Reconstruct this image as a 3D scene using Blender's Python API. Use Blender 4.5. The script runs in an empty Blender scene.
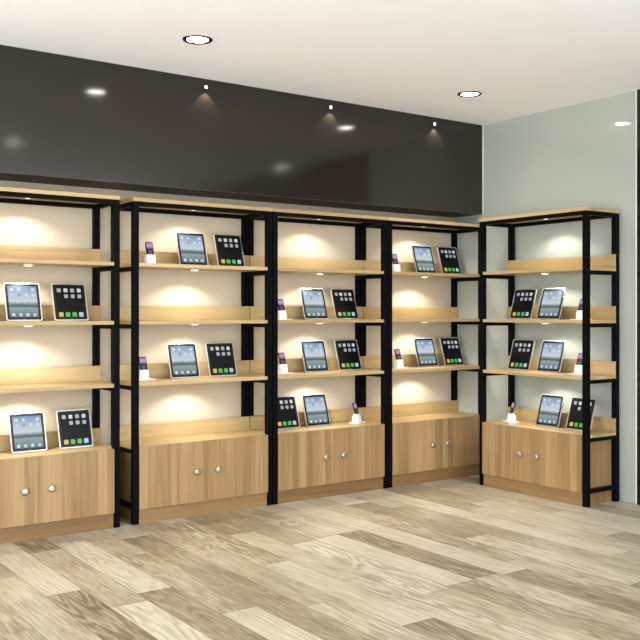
import bpy, bmesh, math
from mathutils import Matrix, Vector
S = bpy.context.scene
COL = S.collection
PI = math.pi

# ------------------------------------------------------------------ dimensions
CAM_H = 1.437
YAW = math.radians(35.6)
FPX = 913.0
HOR = 312.0
VF = 5.735            # front of the row of units
W, D, H = 1.110, 0.385, 2.211
WALL_B = 6.123        # back wall plane
WALL_R = 5.906        # right wall plane
CEIL = 3.097
VFAS = 5.762           # fascia front
FASC_Z = 2.306        # underside of dark fascia box
P = 0.042             # post section
SHELF_Z = [1.770, 1.377, 0.959]
CAB_Z = 0.526
GLASS_END = 4.179

# ------------------------------------------------------------------ mesh helpers
def new_bm(): return bmesh.new()

def add_box(bm, x0, x1, y0, y1, z0, z1, mi=0, M=None, bev=0.0):
    vs = [Vector((x, y, z)) for x in (x0, x1) for y in (y0, y1) for z in (z0, z1)]
    if M is not None: vs = [M @ v for v in vs]
    v = [bm.verts.new(c) for c in vs]
    fs = []
    for q in ((0,1,3,2),(4,6,7,5),(0,4,5,1),(2,3,7,6),(0,2,6,4),(1,5,7,3)):
        f = bm.faces.new([v[i] for i in q]); f.material_index = mi; fs.append(f)
    if bev > 0:
        es = list({e for f in fs for e in f.edges})
        r = bmesh.ops.bevel(bm, geom=es, offset=bev, segments=2, affect='EDGES', profile=0.5)
        for f in r['faces']: f.material_index = mi
    return v

def add_prism(bm, poly, z0, z1, mi=0, M=None):
    """poly: xy outline counter-clockwise, extruded along z"""
    def tr(c): return (M @ Vector(c)) if M is not None else Vector(c)
    a = [bm.verts.new(tr((x, y, z0))) for x, y in poly]
    b = [bm.verts.new(tr((x, y, z1))) for x, y in poly]
    n = len(poly)
    f = bm.faces.new(list(reversed(a))); f.material_index = mi
    f = bm.faces.new(b); f.material_index = mi
    for i in range(n):
        j = (i + 1) % n
        f = bm.faces.new([a[i], a[j], b[j], b[i]]); f.material_index = mi
    return b

def rrect(cx, cy, w, h, r, n=5):
    pts = []
    for sx, sy, a0 in ((1,-1,-PI/2),(1,1,0),(-1,1,PI/2),(-1,-1,PI)):
        for k in range(n + 1):
            a = a0 + (PI/2) * k / n
            pts.append((cx + sx*(w/2 - r) + r*math.cos(a), cy + sy*(h/2 - r) + r*math.sin(a)))
    return pts

def add_lathe(bm, prof, n=24, mi=0, M=None, smooth=True, cap=True):
    """prof: (radius, z) list from bottom to top"""
    rings = []
    for r, z in prof:
        ring = []
        for k in range(n):
            a = 2*PI*k/n
            c = Vector((r*math.cos(a), r*math.sin(a), z))
            ring.append(bm.verts.new(M @ c if M is not None else c))
        rings.append(ring)
    for i in range(len(rings) - 1):
        for k in range(n):
            j = (k + 1) % n
            f = bm.faces.new([rings[i][k], rings[i][j], rings[i+1][j], rings[i+1][k]])
            f.smooth = smooth; f.material_index = mi
    if cap:
        f = bm.faces.new(list(reversed(rings[0]))); f.material_index = mi
        f = bm.faces.new(rings[-1]); f.material_index = mi

def obj(name, bm, mats, parent=None, label=None):
    bmesh.ops.recalc_face_normals(bm, faces=bm.faces[:])
    me = bpy.data.meshes.new(name)
    bm.to_mesh(me); bm.free()
    for m in (mats if isinstance(mats, (list, tuple)) else [mats]): me.materials.append(m)
    o = bpy.data.objects.new(name, me)
    COL.objects.link(o)
    if parent: o.parent = parent
    if label: o['label'] = label
    return o

def thing(name, label, cat, group=None):
    o = bpy.data.objects.new(name, None)
    o.empty_display_size = 0.05
    COL.objects.link(o)
    o['label'] = label; o['category'] = cat
    if group: o['group'] = group
    return o

def struct(name, bm, mats):
    o = obj(name, bm, mats)
    o['kind'] = 'structure'
    return o

def copy_tree(o, parent=None):
    c = o.copy(); COL.objects.link(c)
    if parent: c.parent = parent
    for ch in list(o.children): copy_tree(ch, c)
    return c

# ------------------------------------------------------------------ materials
def srgb(r, g, b):
    def f(c):
        c /= 255.0
        return c/12.92 if c <= 0.04045 else ((c + 0.055)/1.055)**2.4
    return (f(r), f(g), f(b), 1.0)

def mat(name, col, rough=0.5, metal=0.0, spec=0.5, coat=0.0):
    m = bpy.data.materials.new(name); m.use_nodes = True
    b = m.node_tree.nodes['Principled BSDF']
    b.inputs['Base Color'].default_value = col
    b.inputs['Roughness'].default_value = rough
    b.inputs['Metallic'].default_value = metal
    b.inputs['Specular IOR Level'].default_value = spec
    b.inputs['Coat Weight'].default_value = coat
    return m

class NT:
    def __init__(s, m): s.t = m.node_tree; s.b = s.t.nodes['Principled BSDF']
    def n(s, typ, **kw):
        x = s.t.nodes.new(typ)
        for k, v in kw.items(): setattr(x, k, v)
        return x
    def l(s, a, b): s.t.links.new(a, b)
    def math(s, op, a, b=None, c=None):
        x = s.n('ShaderNodeMath', operation=op)
        for i, v in enumerate((a, b, c)):
            if v is None: continue
            if isinstance(v, (int, float)): x.inputs[i].default_value = v
            else: s.l(v, x.inputs[i])
        return x.outputs[0]
    def ramp(s, fac, stops, interp='LINEAR'):
        x = s.n('ShaderNodeValToRGB'); x.color_ramp.interpolation = interp
        e = x.color_ramp.elements
        while len(e) < len(stops): e.new(0.5)
        for el, (p, c) in zip(e, stops): el.position = p; el.color = c
        s.l(fac, x.inputs[0]); return x.outputs[0]
    def noise(s, vec, scale, detail=3, rough=0.5, dist=0.0):
        x = s.n('ShaderNodeTexNoise')
        x.inputs['Scale'].default_value = scale; x.inputs['Detail'].default_value = detail
        x.inputs['Roughness'].default_value = rough; x.inputs['Distortion'].default_value = dist
        s.l(vec, x.inputs['Vector']); return x.outputs['Fac']
    def mapping(s, vec, scale=(1,1,1), loc=(0,0,0)):
        x = s.n('ShaderNodeMapping')
        x.inputs['Scale'].default_value = scale; x.inputs['Location'].default_value = loc
        s.l(vec, x.inputs['Vector']); return x.outputs[0]
    def mix(s, fac, a, b, blend='MIX'):
        x = s.n('ShaderNodeMix', data_type='RGBA', blend_type=blend)
        for sock, v in ((x.inputs[0], fac), (x.inputs[6], a), (x.inputs[7], b)):
            if isinstance(v, (int, float)): sock.default_value = v
            elif isinstance(v, tuple): sock.default_value = v
            else: s.l(v, sock)
        return x.outputs[2]

def wood(name, axis, light, mid, dark, strip=0.085):
    """oak laminate; grain runs along axis, boards glued side by side across it"""
    m = mat(name, mid, 0.42, spec=0.35); k = NT(m)
    tc = k.n('ShaderNodeTexCoord'); oi = k.n('ShaderNodeObjectInfo')
    off = k.n('ShaderNodeVectorMath', operation='ADD')
    comb = k.n('ShaderNodeCombineXYZ')
    r9 = k.math('MULTIPLY', oi.outputs['Random'], 9.0)
    for i in range(3): k.l(r9, comb.inputs[i])
    k.l(tc.outputs['Object'], off.inputs[0]); k.l(comb.outputs[0], off.inputs[1])
    v = off.outputs[0]
    sc = [22, 22, 22]; sc['xyz'.index(axis)] = 1.3
    fine = [160, 160, 160]; fine['xyz'.index(axis)] = 4
    g1 = k.noise(k.mapping(v, sc), 1.0, 4, 0.6, 0.8)
    g2 = k.noise(k.mapping(v, fine), 1.0, 2, 0.5)
    sep = k.n('ShaderNodeSeparateXYZ'); k.l(v, sep.inputs[0])
    across = sep.outputs['X' if axis == 'z' else ('Y' if axis == 'x' else 'X')]
    idx = k.math('FLOOR', k.math('DIVIDE', across, strip))
    wn = k.n('ShaderNodeTexWhiteNoise', noise_dimensions='1D'); k.l(idx, wn.inputs['W'])
    f = k.math('ADD', k.math('MULTIPLY', g1, 0.62), k.math('MULTIPLY', wn.outputs['Value'], 0.30))
    f = k.math('ADD', f, k.math('MULTIPLY', g2, 0.10))
    col = k.ramp(f, [(0.22, dark), (0.50, mid), (0.80, light)])
    k.l(col, k.b.inputs['Base Color'])
    return m

OAK_L, OAK_M, OAK_D = srgb(194, 169, 124), srgb(174, 147, 100), srgb(145, 117, 74)
M_oak_door = wood('oak_laminate_vertical', 'z', srgb(172, 143, 101), srgb(150, 121, 80), srgb(120, 93, 58), 0.06)
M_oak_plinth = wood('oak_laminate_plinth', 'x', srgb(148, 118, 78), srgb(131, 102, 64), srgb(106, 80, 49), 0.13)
M_oak_shelf = wood('oak_laminate_lengthwise', 'x', OAK_L, OAK_M, OAK_D, 0.13)
M_steel = mat('black_powder_coat', srgb(7, 7, 8), 0.6, spec=0.06)
M_knob = mat('brushed_nickel', srgb(188, 178, 160), 0.38, 0.9)
M_puck = mat('white_enamel', srgb(235, 232, 225), 0.4)
def emit(name, col, strength, base=(0.02,0.02,0.02,1), rough=0.2):
    m = mat(name, base, rough)
    b = m.node_tree.nodes['Principled BSDF']
    b.inputs['Emission Color'].default_value = col
    b.inputs['Emission Strength'].default_value = strength
    return m
M_led = emit('warm_led_lens', (1.0, 0.93, 0.80, 1), 4.0, (0.8,0.8,0.8,1))
M_bulb = emit('downlight_lens', (1.0, 0.96, 0.88, 1), 45.0, (0.8,0.8,0.8,1))
M_spotlens = emit('small_spot_lens', (1.0, 0.97, 0.92, 1), 4.0, (0.8,0.8,0.8,1))
M_ring = mat('bronzed_chrome', srgb(120, 110, 95), 0.2, 1.0)
M_alu = mat('satin_aluminium', srgb(218, 216, 212), 0.32, 0.85)
M_bezel = mat('black_glass', srgb(12, 11, 11), 0.3, spec=0.4)
M_white = mat('white_plastic', srgb(240, 239, 236), 0.3)
M_darkscreen = emit('dark_home_screen', srgb(20, 20, 24), 0.1, srgb(6, 6, 7), 0.3)
M_darkscreen.node_tree.nodes['Principled BSDF'].inputs['Specular IOR Level'].default_value = 0.2
M_button = mat('home_button_ring', srgb(70, 70, 72), 0.3)

def lake_screen():
    m = mat('lake_wallpaper', srgb(10, 10, 10), 0.35, spec=0.3); k = NT(m)
    tc = k.n('ShaderNodeTexCoord'); sep = k.n('ShaderNodeSeparateXYZ')
    k.l(tc.outputs['Generated'], sep.inputs[0])
    nz = k.noise(k.mapping(tc.outputs['Generated'], (4, 1, 9)), 1.0, 3)
    z = k.math('ADD', sep.outputs['Z'], k.math('MULTIPLY', k.math('SUBTRACT', nz, 0.5), 0.09))
    col = k.ramp(z, [(0.0, srgb(84, 104, 106)), (0.10, srgb(120, 142, 146)), (0.30, srgb(150, 170, 172)),
                     (0.36, srgb(70, 86, 86)), (0.42, srgb(120, 138, 142)), (0.50, srgb(214, 226, 232)), (0.70, srgb(186, 206, 224)), (1.0, srgb(122, 152, 188))])
    k.l(col, k.b.inputs['Emission Color']); k.b.inputs['Emission Strength'].default_value = 0.85
    return m
M_lake = lake_screen()
ICON = [emit('icon_%s' % n, srgb(*c), 0.75, srgb(40, 40, 40), 0.3) for n, c in (
    ('pale', (225, 232, 240)), ('grey', (190, 192, 196)), ('blue', (120, 160, 215)), ('yellow', (240, 205, 70)), ('green', (70, 205, 70)), ('ice', (190, 222, 240)))]

def pl_screen():
    m = mat('violet_player_screen', srgb(10, 10, 10), 0.1); k = NT(m)
    tc = k.n('ShaderNodeTexCoord'); sep = k.n('ShaderNodeSeparateXYZ')
    k.l(tc.outputs['Generated'], sep.inputs[0])
    col = k.ramp(sep.outputs['Z'], [(0.0, srgb(130, 80, 140)), (0.45, srgb(215, 170, 215)), (1.0, srgb(165, 130, 190))])
    k.l(col, k.b.inputs['Emission Color']); k.b.inputs['Emission Strength'].default_value = 0.8
    return m
M_violet = pl_screen()

# setting
def paint(name, col, rough, spec=0.4, var=0.03, scale=2.0):
    m = mat(name, col, rough, spec=spec); k = NT(m)
    tc = k.n('ShaderNodeTexCoord')
    nz = k.noise(tc.outputs['Object'], scale, 4)
    lo = tuple(c*(1 - var) for c in col[:3]) + (1,); hi = tuple(min(1, c*(1 + var)) for c in col[:3]) + (1,)
    k.l(k.ramp(nz, [(0.3, lo), (0.7, hi)]), k.b.inputs['Base Color'])
    return m
M_ceil = paint('ceiling_paint', srgb(249, 248, 246), 0.9, 0.1, 0.012, 6)
M_back = paint('warm_white_wall', srgb(190, 175, 151), 0.75, 0.2, 0.03, 3)
M_fascia = paint('dark_gloss_lacquer', srgb(35, 30, 24), 0.10, 0.5, 0.06, 3)
M_soffit = mat('dark_matt_board', srgb(62, 55, 47), 0.6)
M_rwall = paint('grey_green_back_painted_glass', srgb(166, 170, 158), 0.05, 0.6, 0.03, 1.5)
M_dark = paint('black_gloss_panel', srgb(22, 21, 20), 0.12, 0.5, 0.05, 3)
M_edge = mat('pale_glass_edge', srgb(215, 220, 210), 0.3)

def floor_mat():
    m = mat('limed_oak_planks', srgb(200, 185, 160), 0.42, spec=0.35); k = NT(m)
    tc = k.n('ShaderNodeTexCoord'); sep = k.n('ShaderNodeSeparateXYZ')
    k.l(tc.outputs['Object'], sep.inputs[0])
    PW, PL = 0.197, 1.22
    ru = k.math('DIVIDE', k.math('ADD', sep.outputs['X'], 0.02), PW); row = k.math('FLOOR', ru); fu = k.math('FRACT', ru)
    wr = k.n('ShaderNodeTexWhiteNoise', noise_dimensions='1D'); k.l(row, wr.inputs['W'])
    rv = k.math('ADD', k.math('DIVIDE', sep.outputs['Y'], PL), k.math('MULTIPLY', wr.outputs['Value'], 5.0))
    colm = k.math('FLOOR', rv); fv = k.math('FRACT', rv)
    cmb = k.n('ShaderNodeCombineXYZ'); k.l(row, cmb.inputs[0]); k.l(colm, cmb.inputs[1])
    wn = k.n('ShaderNodeTexWhiteNoise', noise_dimensions='2D'); k.l(cmb.outputs[0], wn.inputs['Vector'])
    # per-plank shifted coordinates
    sh = k.n('ShaderNodeVectorMath', operation='MULTIPLY_ADD')
    k.l(wn.outputs['Color'], sh.inputs[0]); sh.inputs[1].default_value = (13, 17, 11); k.l(tc.outputs['Object'], sh.inputs[2])
    v = sh.outputs[0]
    # cathedral rings: contours of a smooth stretched field
    fld = k.noise(k.mapping(v, (6.0, 0.9, 1)), 1.0, 3, 0.45, 0.3)
    ring = k.math('SINE', k.math('MULTIPLY', fld, 80.0))
    wsep = k.n('ShaderNodeSeparateXYZ'); k.l(wn.outputs['Color'], wsep.inputs[0])
    ring = k.math('MULTIPLY', ring, k.math('POWER', wsep.outputs['Y'], 1.6))
    fine = k.noise(k.mapping(v, (90, 4.5, 1)), 1.0, 5, 0.75)
    blot = k.noise(k.mapping(v, (6, 2.0, 1)), 1.0, 4, 0.6)
    f = k.math('MULTIPLY_ADD', wn.outputs['Value'], 0.40, 0.255)
    f = k.math('ADD', f, k.math('MULTIPLY', ring, 0.12))
    f = k.math('ADD', f, k.math('MULTIPLY', k.math('SUBTRACT', fine, 0.5), 0.95))
    f = k.math('ADD', f, k.math('MULTIPLY', k.math('SUBTRACT', blot, 0.5), 0.32))
    col = k.ramp(f, [(0.05, srgb(90, 76, 55)), (0.35, srgb(137, 123, 98)), (0.60, srgb(174, 163, 141)), (0.9, srgb(196, 189, 172))])
    eu = k.math('MINIMUM', fu, k.math('SUBTRACT', 1.0, fu)); ev = k.math('MINIMUM', fv, k.math('SUBTRACT', 1.0, fv))
    seam = k.math('MINIMUM', k.math('MULTIPLY', eu, PW), k.math('MULTIPLY', ev, PL))
    sf = k.math('LESS_THAN', seam, 0.0022)
    col = k.mix(k.math('MULTIPLY', sf, 0.75), col, srgb(110, 90, 66))
    k.l(col, k.b.inputs['Base Color'])
    bp = k.n('ShaderNodeBump'); bp.inputs['Strength'].default_value = 0.06; k.l(fine, bp.inputs['Height']); k.l(bp.outputs[0], k.b.inputs['Normal'])
    return m
M_floor = floor_mat()

# ------------------------------------------------------------------ room shell
X0, Y0 = -2.4, -1.2
bm = new_bm(); add_box(bm, X0, WALL_R, Y0, WALL_B, -0.1, 0.0); struct('floor', bm, M_floor)
bm = new_bm(); add_box(bm, X0, WALL_R + 0.1, Y0, WALL_B + 0.1, CEIL, CEIL + 0.1); struct('ceiling', bm, M_ceil)
bm = new_bm(); add_box(bm, X0, WALL_R + 0.1, WALL_B, WALL_B + 0.1, -0.1, CEIL); struct('wall_back', bm, M_back)
bm = new_bm(); add_box(bm, WALL_R, WALL_R + 0.1, GLASS_END, WALL_B, -0.1, CEIL); struct('wall_right', bm, M_rwall)
bm = new_bm(); add_box(bm, WALL_R - 0.012, WALL_R + 0.1, Y0, GLASS_END - 0.012, -0.1, CEIL); struct('trim_1', bm, M_dark)
bm = new_bm(); add_box(bm, WALL_R - 0.012, WALL_R + 0.1, GLASS_END - 0.012, GLASS_END, 0.0, CEIL); struct('trim_2', bm, M_edge)
# dark fascia box over the row of units: lacquered front, matt underside
bm = new_bm(); add_box(bm, X0, WALL_R, VFAS, VFAS + 0.02, FASC_Z, CEIL); struct('trim_3', bm, M_fascia)
bm = new_bm(); add_box(bm, X0, WALL_R, VFAS + 0.02, WALL_B, FASC_Z, FASC_Z + 0.02); struct('trim_4', bm, M_soffit)
bm = new_bm(); add_box(bm, WALL_R - 0.006, WALL_R, VFAS - 0.007, VFAS - 0.001, FASC_Z, CEIL); struct('trim_5', bm, M_edge)

# ------------------------------------------------------------------ shelf unit
RAIL = 0.030
LIP_H, LIP_T = 0.104, 0.016
def puck(parent, z):
    """small round LED light under a board; z = underside of board"""
    bm = new_bm()
    M = Matrix.Translation((W/2, D*0.46, z))
    add_lathe(bm, [(0.030, -0.008), (0.034, -0.005), (0.034, 0.0)], 24, 0, M)
    o = obj('puck_light', bm, M_puck, parent)
    bm = new_bm()
    add_lathe(bm, [(0.020, -0.0100), (0.024, -0.0080)], 24, 0, M)
    return o, bm

def shelf_poly(y_back):
    # full width board notched round the front posts
    return [(P, 0.0), (W - P, 0.0), (W - P, P), (W, P), (W, y_back), (0, y_back), (0, P), (P, P)]

def build_unit():
    u = thing('display_shelf_unit', '', 'display shelf', 'display shelf units')
    # posts
    for x in (0, W - P):
        for y in (0, D - P):
            bm = new_bm(); add_box(bm, x, x + P, y, y + P, 0, H - 0.026, bev=0.002); obj('post', bm, M_steel, u)
    # side rails under each board, front and back top rails
    for x in (0.004, W - P + 0.004):
        for zt in [H - 0.026] + [z - 0.024 for z in SHELF_Z] + [CAB_Z - 0.020, 0.125]:
            bm = new_bm(); add_box(bm, x, x + P - 0.008, P, D - P, zt - RAIL, zt, bev=0.0015); obj('side_rail', bm, M_steel, u)
    for y in (0.002, D - P + 0.002):
        bm = new_bm(); add_box(bm, P, W - P, y, y + P - 0.004, H - 0.026 - 0.028, H - 0.026, bev=0.0015); obj('top_rail', bm, M_steel, u)
    # top board
    bm = new_bm(); add_box(bm, -0.001, W + 0.001, -0.006, D, H - 0.026, H, bev=0.002)
    tb = obj('top_board', bm, M_oak_shelf, u)
    o, lb = puck(tb, H - 0.026); obj('lens', lb, M_led, tb)
    yb = D - P
    for z in SHELF_Z:
        bm = new_bm(); add_prism(bm, shelf_poly(yb), z - 0.024, z)
        sh = obj('shelf', bm, M_oak_shelf, u)
        bm = new_bm(); add_box(bm, 0, W, yb - LIP_T, yb, z, z + LIP_H, bev=0.0015); obj('back_lip', bm, M_oak_shelf, sh)
        o, lb = puck(sh, z - 0.024); obj('lens', lb, M_led, sh)
    # cabinet
    bm = new_bm()
    add_box(bm, P + 0.002, P + 0.020, 0.020, D - 0.006, 0.10, CAB_Z - 0.020)          # sides
    add_box(bm, W - P - 0.020, W - P - 0.002, 0.020, D - 0.006, 0.10, CAB_Z - 0.020)
    add_box(bm, P + 0.020, W - P - 0.020, 0.020, D - 0.006, 0.10, 0.118)              # bottom
    add_box(bm, P + 0.020, W - P - 0.020, D - 0.016, D - 0.006, 0.118, CAB_Z - 0.020)  # back
    cab = obj('cabinet', bm, M_oak_door, u)
    bm = new_bm()
    add_prism(bm, [(P, 0.0185), (W - P, 0.0185)] + shelf_poly(yb)[2:-1] + [(P, P)], CAB_Z - 0.020, CAB_Z)
    obj('worktop', bm, M_oak_shelf, cab)
    bm = new_bm(); add_box(bm, 0, W, yb - LIP_T, yb, CAB_Z, CAB_Z + LIP_H, bev=0.0015); obj('back_lip', bm, M_oak_shelf, cab)
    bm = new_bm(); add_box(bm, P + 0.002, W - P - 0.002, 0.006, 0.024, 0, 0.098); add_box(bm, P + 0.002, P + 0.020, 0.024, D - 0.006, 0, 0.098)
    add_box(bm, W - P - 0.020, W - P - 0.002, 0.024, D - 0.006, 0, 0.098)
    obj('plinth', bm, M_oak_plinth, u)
    mid = W/2
    for s, (x0, x1) in ((-1, (P + 0.001, mid - 0.0004)), (1, (mid + 0.0004, W - P - 0.001))):
        bm = new_bm(); add_box(bm, x0, x1, -0.010, 0.018, 0.101, CAB_Z - 0.0008, bev=0.0004)
        d = obj('door', bm, M_oak_door, u)
        bm = new_bm()
        M = Matrix.Translation((mid + s*0.085, -0.010, 0.314)) @ Matrix.Rotation(PI/2, 4, 'X')
        add_lathe(bm, [(0.010, 0.0), (0.008, 0.010), (0.021, 0.015), (0.0235, 0.021), (0.021, 0.026), (0.011, 0.0275)], 24, 0, M)
        obj('knob', bm, M_knob, d)
    return u

SIDE_W = 1.090
UNITS = [  # name, origin, rotation
    ((1.353, VF, 0), 0, 'oak shelf unit with black steel frame, cut off by the left photo edge'),
    ((2.559, VF, 0), 0, 'oak shelf unit with black steel frame, just right of the narrow gap'),
    ((3.677, VF, 0), 0, 'oak shelf unit with black steel frame, joined to a unit on either side'),
    ((4.793, VF, 0), 0, 'oak shelf unit with black steel frame, ending the row in the room corner'),
    ((5.497, 5.402, 0), -PI/2, 'oak shelf unit with black steel frame, against the grey-green glass wall'),
]
proto = build_unit()
units = []
for i, (loc, rz, lab) in enumerate(UNITS):
    u = proto if i == 0 else copy_tree(proto)
    u.location = loc; u.rotation_euler = (0, 0, rz); u['label'] = lab
    if i == 4: u.scale = (SIDE_W/W, 1, 1)      # this unit is a little narrower
    units.append(u)

# the LED lamps of the puck lights
def spot(name, loc, watts, size, blend, radius, col=(1, 0.96, 0.89), aim=(0, 0, -1)):
    l = bpy.data.lights.new(name, 'SPOT')
    l.energy = watts; l.spot_size = math.radians(size); l.spot_blend = blend; l.shadow_soft_size = radius; l.color = col
    o = bpy.data.objects.new(name, l); COL.objects.link(o)
    o.location = loc
    o.rotation_euler = Vector(aim).to_track_quat('-Z', 'Y').to_euler()
    return o
LED_W = 11.0
for i, (loc, rz, lab) in enumerate(UNITS):
    R = Matrix.Translation(loc) @ Matrix.Rotation(rz, 4, 'Z')
    for z in [H - 0.026] + [z - 0.024 for z in SHELF_Z]:
        p = R @ Vector(((SIDE_W if i == 4 else W)/2, D*0.46, z - 0.020))
        spot('puck_lamp', p, LED_W, 140, 0.45, 0.012)

# ------------------------------------------------------------------ tablets
TW, TH, TT = 0.233, 0.258, 0.012
TILT = math.radians(17)
def build_tablet(lake):
    t = thing('tablet_computer', '', 'tablet', 'display tablets')
    # slab frame: x across, z up the slab, y front(-) to back(+); leaned back about its lower front edge
    L = Matrix.Rotation(-TILT, 4, 'X') @ Matrix.Translation((0, 0, 0.0))
    lift = Matrix.Translation((0, 0, TT*math.sin(TILT)))   # rear lower edge rests on the board
    L = lift @ L
    A = L @ Matrix.Rotation(PI/2, 4, 'X')        # prism z -> -y ; prism y -> z
    bm = new_bm()
    add_prism(bm, rrect(0, TH/2, TW, TH, 0.013), -TT*0.55, 0.0, 0, A)
    ins = [(0, 0), ]
    add_prism(bm, rrect(0, TH/2, TW - 0.020, TH - 0.020, 0.010), -TT, -TT*0.55, 0, A)
    obj('body', bm, M_alu, t)
    bm = new_bm(); add_prism(bm, rrect(0, TH/2, TW - 0.014, TH - 0.014, 0.009), 0.0, 0.0006, 0, A); obj('bezel', bm, M_bezel, t)
    sw, sh_ = 0.188, 0.212
    bm = new_bm(); add_prism(bm, rrect(0, TH/2, sw, sh_, 0.001, 1), 0.0006, 0.0010, 0, A)
    scr = obj('screen', bm, M_lake if lake else M_darkscreen, t)
    def icon(cx, cz, s, mi):
        bm = new_bm(); add_prism(bm, rrect(cx, cz, s, s, s*0.2, 3), 0.0010, 0.0013, 0, A)
        obj('app_icon', bm, ICON[mi], scr)
    xs = [-0.069, -0.023, 0.023, 0.069]
    top = TH/2 + sh_/2
    if lake:
        for r, z in enumerate((top - 0.024, top - 0.060)):
            for c, x in enumerate(xs): icon(x, z, 0.020, (0, 5, 2, 0)[(c + r) % 4])
        for c, x in enumerate(xs): icon(x, top - sh_ + 0.017, 0.021, (0, 5, 0, 5)[c])
    else:
        for c, x in enumerate(xs): icon(x, top - 0.024, 0.027, (1, 0, 1, 0)[c])
        for c, x in enumerate(xs[1:]): icon(x, top - 0.066, 0.026, (1, 1, 1)[c])
        for c, x in enumerate(xs): icon(x, top - sh_ + 0.019, 0.031, (3, 4, 4, 5)[c])
    bm = new_bm()
    M = A @ Matrix.Translation((0, 0.0125, 0.0006)); add_lathe(bm, [(0.0058, 0), (0.0058, 0.0006)], 20, 0, M); obj('home_button', bm, M_button, t)
    # prop leg behind
    bm = new_bm()
    topc = L @ Vector((0, TT, 0.15)); foot = Vector((0, topc.y + 0.035, 0.0))
    for s in (-1, 1):
        a = [(s*0.03 - 0.006, topc.y, topc.z), (s*0.03 + 0.006, topc.y, topc.z), (s*0.03 + 0.006, foot.y, 0.0), (s*0.03 - 0.006, foot.y, 0.0)]
        v0 = [bm.verts.new(c) for c in a]; v1 = [bm.verts.new((c[0], c[1] + 0.004, c[2])) for c in a]
        bm.faces.new(v0); bm.faces.new(list(reversed(v1)))
        for i in range(4): bm.faces.new([v0[i], v0[(i+1) % 4], v1[(i+1) % 4], v1[i]])
    add_box(bm, -0.036, 0.036, foot.y, foot.y + 0.004, 0.0, 0.012)
    obj('kickstand', bm, M_alu, t)
    return t

def build_player():
    t = thing('music_player_dock', '', 'music player', 'docked music players')
    bm = new_bm()
    add_prism(bm, rrect(0, 0, 0.145, 0.090, 0.010), 0, 0.006); obj('base_plate', bm, M_white, t)
    bm = new_bm()
    prof = [(-0.024, 0.006), (0.030, 0.006), (0.030, 0.044), (0.014, 0.072), (-0.010, 0.072), (-0.019, 0.044)]   # y,z side outline
    M = Matrix(((0, 0, 1, 0), (1, 0, 0, 0), (0, 1, 0, 0), (0, 0, 0, 1)))
    add_prism(bm, prof, -0.031, 0.031, 0, M); obj('dock', bm, M_white, t)
    L = Matrix.Translation((0, -0.005, 0.070)) @ Matrix.Rotation(math.radians(-18), 4, 'X') @ Matrix.Rotation(PI/2, 4, 'X')
    bm = new_bm(); add_prism(bm, rrect(0, 0.048, 0.055, 0.098, 0.006), -0.010, 0.0, 0, L)
    p = obj('player', bm, M_bezel, t)
    bm = new_bm(); add_prism(bm, rrect(0, 0.069, 0.047, 0.044, 0.002, 2), 0.0, 0.0006, 0, L); obj('player_screen', bm, M_violet, p)
    bm = new_bm(); add_lathe(bm, [(0.0165, 0), (0.0165, 0.0005)], 24, 0, L @ Matrix.Translation((0, 0.022, 0))); obj('click_wheel', bm, M_button, p)
    return t

CY, SY = math.cos(YAW), math.sin(YAW)
def along(px, i, depth):
    """distance along unit i's front where the sight line of photo column px meets depth behind its front"""
    r = (px - 320)/FPX
    if i < 4:
        vv = VF + depth; Z = vv/(CY - SY*r); return Z*(CY*r + SY) - UNITS[i][0][0]
    uu = UNITS[4][0][0] + depth; Z = uu/(CY*r + SY); return UNITS[4][0][1] - Z*(CY - SY*r)

TOP, MIDS, LOW, CABT = SHELF_Z[0], SHELF_Z[1], SHELF_Z[2], CAB_Z
WHERE = {TOP: 'top shelf', MIDS: 'middle shelf', LOW: 'lowest open shelf', CABT: 'cabinet top'}
UN = ['left-edge unit', 'unit right of gap', 'middle unit of row', 'corner unit', 'unit on grey-green wall']
ITEMS = [  # unit, level, kind, photo column
    (0, MIDS, 'L', 25), (0, MIDS, 'K', 72), (0, CABT, 'L', 29.8), (0, CABT, 'K', 77),
    (1, TOP, 'P', 150.4), (1, TOP, 'L', 194.5), (1, TOP, 'K', 232), (1, LOW, 'P', 143.8), (1, LOW, 'L', 186), (1, LOW, 'K', 224),
    (2, MIDS, 'P', 281.8), (2, MIDS, 'L', 317), (2, MIDS, 'K', 347.5), (2, LOW, 'P', 283), (2, LOW, 'L', 317.6), (2, LOW, 'K', 351),
    (2, CABT, 'K', 288), (2, CABT, 'L', 319), (2, CABT, 'P', 357),
    (3, TOP, 'P', 396), (3, TOP, 'L', 427), (3, TOP, 'K', 452.5), (3, LOW, 'P', 399), (3, LOW, 'L', 429), (3, LOW, 'K', 455),
    (4, MIDS, 'K', 519.7), (4, MIDS, 'L', 547.8), (4, MIDS, 'P', 581), (4, LOW, 'K', 517.8), (4, LOW, 'L', 547.8), (4, LOW, 'P', 579.4),
    (4, CABT, 'P', 511), (4, CABT, 'L', 546.5), (4, CABT, 'K', 577.6),
]
KIND = {'L': 'tablet with blue lake wallpaper on %s, %s',
        'K': 'tablet with black screen on %s, %s',
        'P': 'small black music player in white dock on %s, %s'}
protos = {}
for i, z, kd, px in ITEMS:
    if kd in protos: t = copy_tree(protos[kd])
    else:
        t = build_player() if kd == 'P' else build_tablet(kd == 'L'); protos[kd] = t
    dep = 0.185 if kd != 'P' else 0.20
    loc, rz, _ = UNITS[i]
    R = Matrix.Translation(loc) @ Matrix.Rotation(rz, 4, 'Z')
    t.location = R @ Vector((along(px, i, dep), dep, z))
    t.rotation_euler = (0, 0, rz + (math.radians(25 if i == 2 else -25) if (kd == 'P' and z == CABT) else 0))
    t['label'] = KIND[kd] % (WHERE[z], UN[i])

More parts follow.
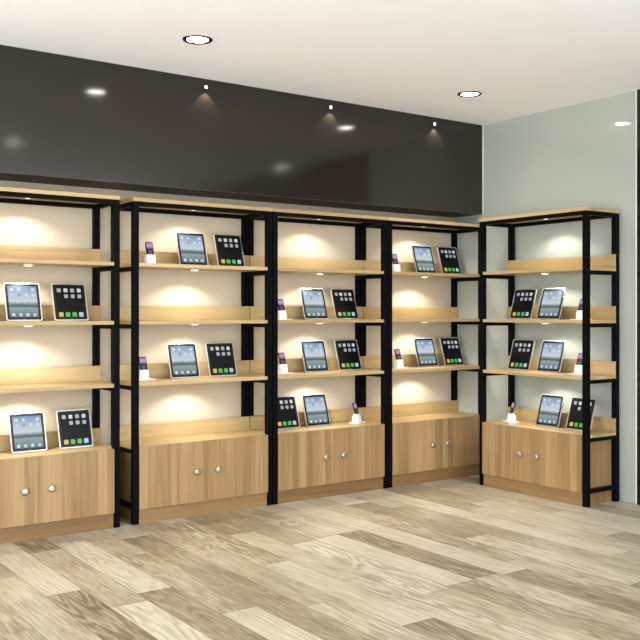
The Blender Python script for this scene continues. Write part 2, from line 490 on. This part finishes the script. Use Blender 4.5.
# ------------------------------------------------------------------ ceiling downlights and fascia spots
def build_downlight():
    t = thing('ceiling_downlight', '', 'ceiling light', 'recessed ceiling downlights')
    bm = new_bm()
    n = 40
    prof = [(0.066, 0.0), (0.066, -0.004), (0.078, -0.009), (0.090, -0.006), (0.092, 0.0)]
    add_lathe(bm, prof, n, 0, None, True, False); obj('trim_ring', bm, M_ring, t)
    bm = new_bm(); add_lathe(bm, [(0.060, -0.003), (0.066, -0.001)], n); obj('lens', bm, M_bulb, t)
    return t
DL = [((2.63, 4.955), 'round recessed ceiling downlight farther from the grey-green wall, nearer the left'),
      ((4.97, 4.985), 'round recessed ceiling downlight nearest the grey-green glass wall'),
      ((2.75, 2.55), None), ((5.74, 2.75), None), ((0.3, 4.95), None), ((0.3, 2.5), None), ((2.75, 0.3), None)]
dl0 = None
for (x, y), lab in DL:
    if dl0 is None: t = dl0 = build_downlight()
    else: t = copy_tree(dl0)
    t.location = (x, y, CEIL)
    t['label'] = lab or 'round recessed ceiling downlight outside the photo, behind or beside the viewer'
    spot('downlight_lamp', (x, y, CEIL - 0.02), 30.0, 150, 0.8, 0.06, (1, 0.985, 0.96))

def build_spot():
    t = thing('fascia_spotlight', '', 'spotlight', 'small spotlights on the dark fascia')
    bm = new_bm(); M = Matrix.Rotation(PI/2, 4, 'X')
    add_lathe(bm, [(0.016, 0.0), (0.016, 0.010), (0.014, 0.012), (0.012, 0.012)], 24, 0, M); obj('housing', bm, M_steel, t)
    bm = new_bm(); add_lathe(bm, [(0.012, 0.010), (0.012, 0.013), (0.006, 0.015)], 24, 0, M); obj('lens', bm, M_spotlens, t)
    return t
sp0 = None
for x, lab in ((3.12, 'tiny round spotlight on the dark fascia above the unit right of the gap'),
               (4.22, 'tiny round spotlight on the dark fascia above the middle unit of the row'),
               (5.317, 'tiny round spotlight on the dark fascia above the corner unit')):
    if sp0 is None: t = sp0 = build_spot()
    else: t = copy_tree(sp0)
    t.location = (x, VFAS, 3.036); t['label'] = lab
    spot('fascia_lamp', (x, VFAS - 0.045, 3.02), 5.0, 84, 0.15, 0.01, (1, 0.95, 0.87), (0, 0.25, -1))

# ------------------------------------------------------------------ world, camera, view
w = bpy.data.worlds.new('World'); S.world = w; w.use_nodes = True
bg = w.node_tree.nodes['Background']
bg.inputs[0].default_value = (0.90, 0.97, 1.05, 1); bg.inputs[1].default_value = 5.5

cd = bpy.data.cameras.new('camera'); cam = bpy.data.objects.new('camera', cd); COL.objects.link(cam)
cam.location = (0, 0, CAM_H); cam.rotation_euler = (PI/2, 0, -YAW)
cd.sensor_width = 36; cd.lens = FPX/640*36; cd.shift_y = -(320 - HOR)/640
cd.clip_start = 0.05
S.camera = cam
S.view_settings.view_transform = 'Standard'; S.view_settings.look = 'None'
S.view_settings.exposure = 0.0; S.view_settings.gamma = 1; S.view_settings.use_curve_mapping = False
